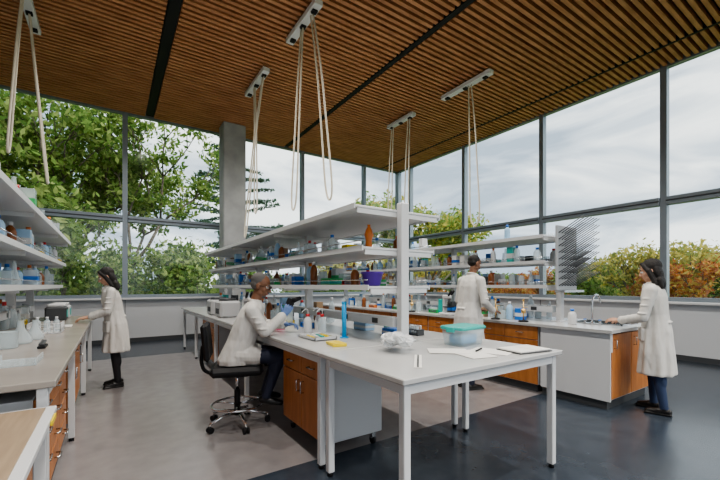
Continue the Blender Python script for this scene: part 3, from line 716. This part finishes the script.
def tree(name,loc,h,spread,mats,seed,per=70,size=.13,depth=5,cr=.75,trunk=.22):
    R=random.Random(seed);b=MB();tips=[]
    def br(p,d,l,r,k):
        q=p+d*l;mid=p.lerp(q,.5)+V((R.uniform(-.1,.1),R.uniform(-.1,.1),0))*l*.5
        b.tube([p,mid,q],[r,r*.85,r*.7],'bark',6)
        if k==0: tips.append((tuple(q),cr*R.uniform(.7,1.3)));return
        if k<=2: tips.append((tuple(mid),cr*R.uniform(.5,1)))
        for i in range(3 if k>1 else 2):
            a=R.uniform(0,6.28);t=R.uniform(.35,.75)*spread
            nd=(d+V((math.cos(a),math.sin(a),R.uniform(-.15,.4)))*t).normalized()
            br(q,nd,l*R.uniform(.68,.85),r*.62,k-1)
    br(V((0,0,0)),V((.03,0,1)).normalized(),h*.26,trunk,depth)
    o=b.obj(name,loc=loc);leaves('foliage',tips,per,size,mats,seed,o);return o
tree('deciduous_tree',(-.8,19.5,-5),16.5,1.15,LG,4,per=66,size=.14)
tree('deciduous_tree',(2.8,20,-5),9.5,1.1,LG,9,per=55,size=.13)
tree('deciduous_tree',(-5,21,-5),15,1.1,LG,12,per=55,size=.15)
tree('deciduous_tree',(-2.6,18,-5),10.5,1.1,LG,14,per=55,size=.12)
tree('deciduous_tree',(20,21.5,-5),14.5,.8,LG[1:]+LY[:1],15,per=40,size=.18)
def conifer(loc,h,seed):
    R=random.Random(seed);b=MB();b.tube([(0,0,0),(0,0,h*.5),(0,0,h)],[.25,.14,.02],'bark',8);tips=[]
    z=h*.22
    while z<h:
        L=(1-(z/h))*h*.36+.4
        for k in range(5):
            a=R.uniform(0,6.28);d=V((math.cos(a),math.sin(a),R.uniform(-.05,.2)));e=V((0,0,z))+d*L
            b.tube([(0,0,z),V((0,0,z))+d*L*.5+V((0,0,.1)),e],[.04,.03,.012],'bark',5)
            for t in np.linspace(.25,1,8): tips.append((tuple(V((0,0,z))+d*L*t),.34))
        z+=h*.045
    o=b.obj('conifer_tree',loc=loc);leaves('needles',tips,24,.11,LC,seed,o,.35)
conifer((7.4,28,-5),20,3)
R=random.Random(21)
base=[tree('autumn_tree',(40,11,-5),9.5,1.0,LA,31,per=40,size=.22,cr=.9,depth=4),tree('autumn_tree',(40,13,-5),11.5,1.0,LY,32,per=40,size=.22,cr=.9,depth=4),tree('autumn_tree',(46,2,-5),11,1.0,LY[:2]+LA[2:],33,per=40,size=.25,cr=1.0,depth=4),tree('autumn_tree',(44,20,-5),11,1.0,LG[:2]+LY[2:],34,per=40,size=.25,cr=1.0,depth=4)]
for i in range(66):
    src=base[R.choice((0,1,2,3,3,0))];o=bpy.data.objects.new('autumn_tree',src.data);bpy.context.collection.objects.link(o)
    a=math.radians(-14+i*82/66+R.uniform(-1,1));D=R.uniform(48,90)
    o.location=(math.cos(a)*D,math.sin(a)*D,-5);s=R.uniform(.6,1.1)*(D/60)**.5;o.scale=(s*1.15,s*1.15,s);o.rotation_euler=(0,0,R.uniform(0,6))
    c=bpy.data.objects.new('foliage',src.children[0].data);bpy.context.collection.objects.link(c);c.parent=o
for i in range(16):
    src=base[3];o=bpy.data.objects.new('deciduous_tree',src.data);bpy.context.collection.objects.link(o)
    o.location=(-14+i*2.4,R.uniform(32,38),-5);o.scale=(.9,.9,R.uniform(.6,.85));o.rotation_euler=(0,0,R.uniform(0,6))
    c=bpy.data.objects.new('foliage',src.children[0].data);bpy.context.collection.objects.link(c);c.parent=o
b=MB();b.box((-150,-100,-5.2),(250,250,-5),'ground');b.obj('ground')

# ------------------------------------------------------------ world & lights
w=bpy.data.worlds.new('World');bpy.context.scene.world=w;w.use_nodes=True;nt=w.node_tree;bg=nt.nodes['Background']
tc=nt.nodes.new('ShaderNodeTexCoord');mp=nt.nodes.new('ShaderNodeMapping');mp.inputs['Scale'].default_value=(1,1,3.6);mp.inputs['Location'].default_value=(.3,.1,0)
nz=nt.nodes.new('ShaderNodeTexNoise');nz.inputs['Scale'].default_value=2.6;nz.inputs['Detail'].default_value=7;nz.inputs['Distortion'].default_value=.5
nt.links.new(tc.outputs['Generated'],mp.inputs[0]);nt.links.new(mp.outputs[0],nz.inputs['Vector'])
r=nt.nodes.new('ShaderNodeValToRGB');e=r.color_ramp.elements;e[0].position=.42;e[0].color=(.36,.42,.50,1);e[1].position=.62;e[1].color=(1,1,.99,1)
m_=e.new(.51);m_.color=(.60,.65,.71,1)
nt.links.new(nz.outputs['Fac'],r.inputs[0]);nt.links.new(r.outputs[0],bg.inputs[0]);bg.inputs[1].default_value=1.25
sun=bpy.data.lights.new('sun','SUN');sun.energy=1.8;sun.angle=math.radians(20);sun.color=(1,.95,.86)
so=bpy.data.objects.new('sun',sun);bpy.context.collection.objects.link(so);so.rotation_euler=(math.radians(50),0,math.radians(20))
for x in(.8,4.5):  # spots added along the dark ceiling slots as interior fill, not actual fittings
    for y in(-2,.5,3,5.5,8):
        l=bpy.data.lights.new('added_fill_spot','SPOT');l.energy=200;l.spot_size=math.radians(150);l.spot_blend=1;l.shadow_soft_size=.05;l.color=(1,.95,.88)
        o=bpy.data.objects.new('added_fill_spot',l);bpy.context.collection.objects.link(o);o.location=(x,y,ZC-.05)
cam=bpy.data.cameras.new('camera');co=bpy.data.objects.new('camera',cam);bpy.context.collection.objects.link(co)
co.location=(0,0,1.43);co.rotation_euler=(math.pi/2,0,-math.radians(33.83));cam.sensor_width=36;cam.lens=18.5;cam.shift_y=.0625;cam.clip_start=.05;cam.clip_end=500
bpy.context.scene.camera=co
vs=bpy.context.scene.view_settings
vs.view_transform='AgX'
try: vs.look='AgX - Medium High Contrast'
except Exception: pass
vs.exposure=.75
